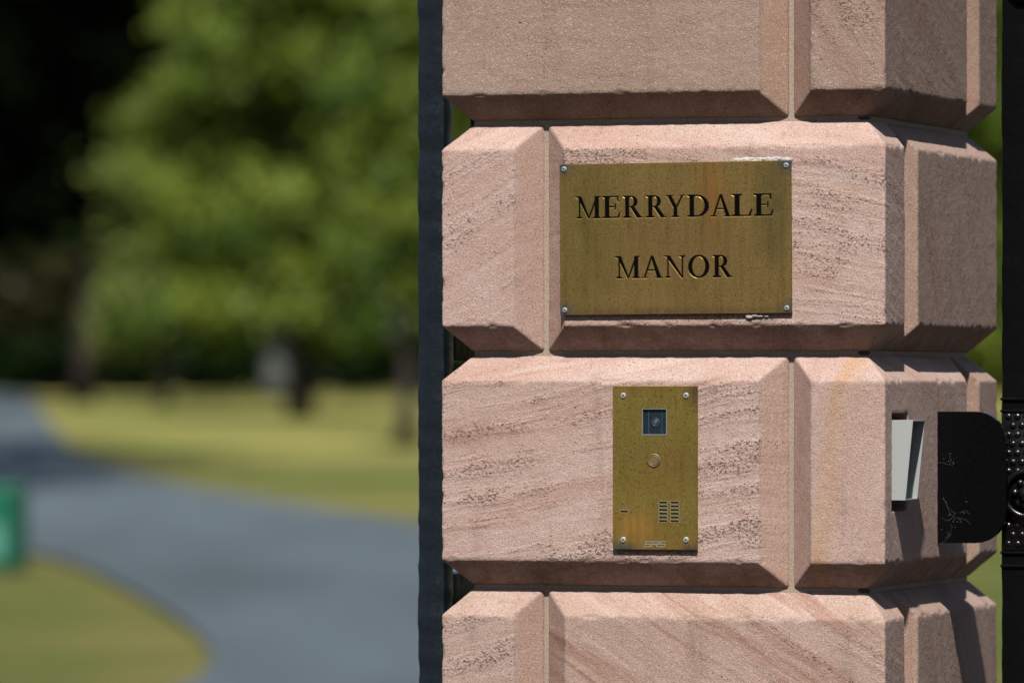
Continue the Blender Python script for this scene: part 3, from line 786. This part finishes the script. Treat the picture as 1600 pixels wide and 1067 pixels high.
bm = bmesh.new(); torus(bm, (.0370, -.010, 1.2475), .0300, .0038, 40, 12)
for k in range(7):
    a = R(20+k*52); bmesh.ops.create_uvsphere(bm, u_segments=12, v_segments=8, radius=1, matrix=Matrix.Translation((.037+.017*math.cos(a), -.007, 1.2475+.017*math.sin(a))) @ Matrix.Diagonal((.005, .004, .005, 1)))
disc(bm, .037, 1.2475, .029, -.006, .002, 32)
bmesh.ops.create_uvsphere(bm, u_segments=20, v_segments=12, radius=1, matrix=Matrix.Translation((.037, -.012, 1.2475)) @ Matrix.Diagonal((.011, .014, .011, 1)))
bmobj('handle', bm, black_paint('handle_paint', (.003, .003, .004), .22, 300, .0002, .4), gate, True)
bm = bmesh.new(); torus(bm, (.030, -.004, 1.928), .018, .004, 30, 10); bmesh.ops.create_uvsphere(bm, u_segments=16, v_segments=10, radius=.008, matrix=Matrix.Translation((.030, -.004, 1.928)))
bmobj('rosette', bm, M_black, gate, True)
for z0, z1 in ((.08, .14), (1.10, 1.16), (2.05, 2.11)):
    hammered('rail', .0755, 1.05, .006, .034, z0, z1, M_black, gate, .001, int(z0*40), .03)
for k in range(7):
    bm = bmesh.new(); tube(bm, [(.19+k*.125, .02, .1), (.19+k*.125, .02, 2.08)], [.009, .009], 8); bmobj('bar', bm, M_black, gate, True)
hammered('back_stile', 1.0505, 1.11, 0, .04, 0, 2.15, M_black, gate, .001, 29, .03)

# ------------------------------------------------------------------ planting
def pxw(x, y, Z): return ((x-800)/9500*Z, 1.45-(y-605)/9500*Z)      # picture measure to metres at depth Z
def leaves(name, mat, parent, blobs, seed, n_cl, per, sig, size, shell=.55, origin=(0, 0, 0)):
    """blobs: (x, y, z, rx, ry, rz) ellipsoids; leaf sprays are scattered through them"""
    rng = np.random.default_rng(seed)
    b = np.array(blobs, float); vol = (b[:, 3]*b[:, 4]*b[:, 5])**.75
    k = rng.choice(len(b), n_cl, p=vol/vol.sum())
    d = rng.normal(size=(n_cl, 3)); d /= np.linalg.norm(d, axis=1)[:, None]
    r = rng.random(n_cl)**(1/3*(1-shell)+.08)
    cc = b[k, :3] + d*r[:, None]*b[k, 3:]
    tint = np.clip(rng.normal(.45, .33, n_cl), 0, 1)
    csz = rng.uniform(.6, 1.4, n_cl)
    ids = np.repeat(np.arange(n_cl), per); N = len(ids)
    g = rng.normal(size=(N, 3))*[1, 1, .7]
    p = cc[ids] + g*sig*csz[ids][:, None]
    nrm = rng.normal(size=(N, 3))*.75 + d[ids]*.7 + [0, -.15, .45]
    nrm /= np.linalg.norm(nrm, axis=1)[:, None]
    a = np.cross(nrm, rng.normal(size=(N, 3))); a /= np.linalg.norm(a, axis=1)[:, None]; c = np.cross(nrm, a)
    s_ = size*rng.uniform(.6, 1.3, N)[:, None]
    q = np.stack([p-a*s_, p-c*s_*.55, p+a*s_, p+c*s_*.55], 1).reshape(-1, 3) - np.array(origin)
    me = bpy.data.meshes.new(name)
    me.vertices.add(N*4); me.vertices.foreach_set('co', q.ravel())
    me.loops.add(N*4); me.loops.foreach_set('vertex_index', np.arange(N*4, dtype=np.int32))
    me.polygons.add(N); me.polygons.foreach_set('loop_start', np.arange(0, N*4, 4, dtype=np.int32)); me.polygons.foreach_set('loop_total', np.full(N, 4, np.int32))
    me.update(calc_edges=True)
    at = me.attributes.new('tint', 'FLOAT', 'FACE'); at.data.foreach_set('value', np.clip(tint[ids]+rng.normal(0, .12, N), 0, 1).astype(np.float32))
    return link(name, me, mat, parent)
def tree(name, label, x, y, r0, h, blobs, lm, bm_, seed, n_cl, per, sig, size, shell=.55, group=None):
    z = gz(y)-.05
    root = tag(empty(name, (x, y, z)), label, 'tree', group)
    rnd = random.Random(seed)
    bm = bmesh.new()
    pts = [(0, 0, 0)]; n = 8
    for i in range(1, n+1): pts.append((pts[-1][0]+rnd.gauss(0, .04*h/8), pts[-1][1]+rnd.gauss(0, .04*h/8), h*i/n))
    rad = [r0*(1.35 if i == 0 else 1)*(1-.75*i/n) for i in range(n+1)]
    tube(bm, pts, rad, 12)
    for b in blobs:
        t_ = rnd.uniform(.30, .75); k = min(n-1, int(t_*n)); s_ = pts[k]
        e = (b[0]-x, b[1]-y, b[2]-z)
        if abs(e[2]-s_[2]) < .05: continue
        m1 = [s_[j]+(e[j]-s_[j])*.5 + rnd.gauss(0, .12) for j in range(3)]
        tube(bm, [s_, m1, e], [rad[k]*.55, rad[k]*.3, rad[k]*.08], 7)
    bmobj('trunk', bm, bm_, root, True)
    leaves('crown', lm, root, blobs, seed, n_cl, per, sig, size, shell, (x, y, z))
    return root
L_bright = leaf_mat('bright_leaves', (.032, .068, .009), (.145, .182, .024), .32)
L_mid = leaf_mat('mid_leaves', (.010, .026, .006), (.042, .068, .010), .25)
L_pale = leaf_mat('pale_leaves', (.085, .120, .024), (.150, .175, .045))
L_black = leaf_mat('copper_shade_leaves', (.0008, .0012, .0007), (.0035, .0058, .002), .1, 0.)  # near-black colour carries the deep shade of this tree
L_hedge = leaf_mat('hedge_leaves', (.003, .007, .002), (.008, .015, .005), .15, 0.)
L_wood = leaf_mat('wood_leaves', (.004, .009, .003), (.012, .024, .006), .2, .03)
L_olive = leaf_mat('olive_leaves', (.012, .014, .005), (.045, .042, .018), .2, 0.)
B_brown = bark_mat('brown_bark', (.018, .016, .013), (.04, .034, .027))
B_grey = bark_mat('grey_bark', (.055, .06, .058), (.10, .105, .10))
B_dark = bark_mat('dark_bark', (.012, .009, .008), (.024, .018, .016))
def E(x, y, Z, rx, rz, ry=None, dy=0):      # ellipsoid given by its picture place and size
    X_, Z_ = pxw(x, y, Z); k = Z/9500
    return (X_, Z+dy, Z_, rx*k, (ry if ry else rx*k), rz*k)
# broad lime tree, trunk just left of the gate post
Zt = 95.
blobs = [E(420, 60, Zt, 170, 150, 2.), E(560, 130, Zt, 150, 190, 2.), E(330, 250, Zt, 130, 150, 1.8), E(500, 330, Zt, 170, 150, 2.), E(300, 420, Zt, 130, 100, 1.5), E(430, 440, Zt, 120, 85, 1.6),
         E(560, 480, Zt, 110, 70, 1.6), E(350, 490, Zt, 110, 60, 1.4), E(470, 495, Zt, 90, 50, 1.4), E(640, 330, Zt, 130, 160, 1.8), E(480, -130, Zt, 190, 150, 2.2)]
tree('lime_tree', 'broad bright green lime tree whose low crown almost touches the sunny lawn', -3.30, Zt, .19, 6.2, blobs, L_bright, B_brown, 11, 175, 180, .25, .10, .35)
# nearer tree by the gate post
Zt = 73.5
blobs = [E(640, 470, Zt, 85, 70, .8), E(600, 120, Zt, 110, 110, .9), E(660, 250, Zt, 110, 130, 1.), E(720, 60, Zt, 140, 150, 1.2), E(700, 420, Zt, 90, 90, 1.)]
tree('young_tree', 'slim young tree standing on the lawn right beside the dark gate post', -1.31, Zt, .11, 3.8, blobs, L_bright, B_brown, 23, 55, 130, .19, .08, .35)
# pale drooping tree at the left edge of the bright crowns
Zt = 110.
blobs = [E(205, 380, Zt, 55, 150, .9), E(235, 250, Zt, 55, 110, .9), E(305, 110, Zt, 45, 130, .9), E(215, 480, Zt, 60, 60, .9), E(270, 400, Zt, 60, 120, .9)]
tree('weeping_tree', 'narrow pale green tree with drooping boughs at the edge of the dark copper beech', -6.3, Zt, .12, 5.2, blobs, L_pale, B_brown, 31, 80, 120, .22, .10)
# pale grey trunk further back
Zt = 128.
blobs = [E(430, 380, Zt, 130, 100, 1.8), E(330, 340, Zt, 130, 150, 1.8), E(520, 300, Zt, 150, 160, 1.8), E(420, 120, Zt, 180, 190, 2.2)]
tree('beech_tree', 'tree with a thick pale grey trunk behind the lime tree', (430-800)/9500*Zt, Zt, .30, 7, blobs, L_mid, B_grey, 43, 120, 110, .33, .15)
# dark tree on the left
Zt = 118.
blobs = [E(60, 60, Zt, 190, 200, 2.6), E(-80, 200, Zt, 190, 190, 2.6), E(130, 190, Zt, 70, 150, 1.4), E(60, 300, Zt, 110, 75, 1.6), E(-200, 0, Zt, 220, 260, 2.8), E(100, -150, Zt, 200, 170, 2.6), E(190, 20, Zt, 70, 90, 1.2)]
tree('copper_beech', 'huge copper beech, leaves coloured almost black for deep shade, with a dark trunk on the far left', (128-800)/9500*Zt, Zt, .20, 9, blobs, L_black, B_dark, 57, 380, 100, .34, .17, .3)
# olive bushes behind the dark trunk
def bush(name, label, x, y, blobs, lm, seed, n_cl, per, sig, size, cat='shrub'):
    z = gz(y)
    o = leaves(name, lm, None, blobs, seed, n_cl, per, sig, size, .4, (x, y, z)); o.location = (x, y, z)
    return tag(o, label, cat)
Zt = 150.
bush('olive_shrub', 'tall dull olive shrub beyond the dark copper beech trunk, above the hedge', (60-800)/9500*Zt, Zt,
     [E(80, 470, Zt, 60, 80, .9), E(165, 450, Zt, 40, 60, .8), E(-50, 470, Zt, 60, 70, 1.)], L_olive, 61, 60, 70, .25, .15)
Zt = 143.
bush('hedge', 'low dark clipped hedge running along the far side of the lawn', -8, Zt,
     [E(x, 572, Zt, 60, 42, .8) for x in range(-260, 1900, 70)], L_hedge, 67, 420, 60, .22, .16, 'hedge')
# trees right of the drive, seen through the slot beside the closed gate
Zt = 88.
blobs = [E(1480, 300, Zt, 150, 170, 1.6), E(1600, 420, Zt, 150, 120, 1.6), E(1400, 120, Zt, 190, 200, 2.), E(1600, 80, Zt, 200, 200, 2.), E(1500, 500, Zt, 110, 70, 1.3)]
tree('maple_tree', 'leafy green tree glimpsed through the gap between pillar and closed gate', (1500-800)/9500*Zt, Zt, .17, 6, blobs, L_bright, B_brown, 71, 220, 80, .22, .11)
Zt = 104.
blobs = [E(900, 300, Zt, 170, 180, 2.), E(1040, 400, Zt, 150, 130, 2.), E(820, 450, Zt, 120, 90, 1.6), E(960, 100, Zt, 220, 200, 2.2), E(1160, 250, Zt, 150, 200, 2.)]
tree('oak_tree', 'mid green spreading tree hidden for the most part behind the pillar', (980-800)/9500*Zt, Zt, .22, 7, blobs, L_mid, B_brown, 83, 230, 80, .25, .13)
# far wood as one mass
rng = np.random.default_rng(5)
wb = [(x, 172+rng.uniform(-3, 3), 1.5+h_, 4.2, 3.5, h_) for x, h_ in zip(np.arange(-60, 61, 3.5), rng.uniform(8, 12, 60))]
wb += [(x, 186+rng.uniform(-3, 3), 1.5+h_, 4.5, 3.5, h_) for x, h_ in zip(np.arange(-62, 63, 3.5), rng.uniform(10, 14, 60))]
wo_ = leaves('far_wood', L_wood, None, wb, 91, 4200, 50, .75, .50, .2)
tag(wo_, 'dark wood closing the view behind the lawns', 'wood', kind='stuff')

# unseen tree belt behind the viewer, added to cut sky fill; and a tree left of the drive whose shade falls over it
tree('roadside_tree', 'tall tree left of the drive whose shade darkens the asphalt bend', -7.6, 53, .25, 8, [(-6.8, 53, 9.2, 2.7, 3.2, 2.6), (-8.6, 54, 10, 3., 3., 3.), (-5.4, 57, 10.5, 2.2, 3.4, 2.4), (-6.6, 61, 11, 2.6, 3.4, 2.8), (-8, 65, 11, 2.6, 3.4, 2.8)], L_mid, B_brown, 97, 260, 60, .4, .17)
wb = [(x, -26, 8.0, 2.6, 2.4, 8.4) for x in np.arange(-40, 41, 3.2)]
tag(leaves('fill_block_wood', L_wood, None, wb, 101, 2400, 40, .6, .34, .2), 'unseen belt of dark trees behind the viewer, added to cut sky fill', 'trees', kind='stuff')

# ------------------------------------------------------------------ green sign on the left verge
Zs = 38.7; sx0 = (45-800)/9500*Zs
sg = empty('green_sign', (sx0-.35, Zs, gz(Zs)), R(8))
tag(sg, 'small green sign box with a pale panel on the verge of the drive', 'sign')
M_green = simple('green_enamel', (.002, .082, .048), .35)
M_green2 = simple('shaded_green_enamel', (.002, .038, .022), .4)  # darker copy of the green paints the unlit side of the box
bm = bmesh.new(); box(bm, -.35, .27, -.04, .04, .04, .57, .03, 3); bmobj('board', bm, M_green, sg)
bm = bmesh.new(); box(bm, .21, .345, -.046, .046, .035, .58, .03, 3); bmobj('shaded_end', bm, M_green2, sg)
bm = bmesh.new(); box(bm, -.28, .19, -.0455, -.0405, .10, .32, .004); bmobj('panel', bm, simple('pale_panel', (.05, .17, .13), .5), sg)
for x in (-.30, .20):
    bm = bmesh.new(); box(bm, x, x+.05, -.03, .03, -.1, .05); bmobj('foot', bm, M_green2, sg)
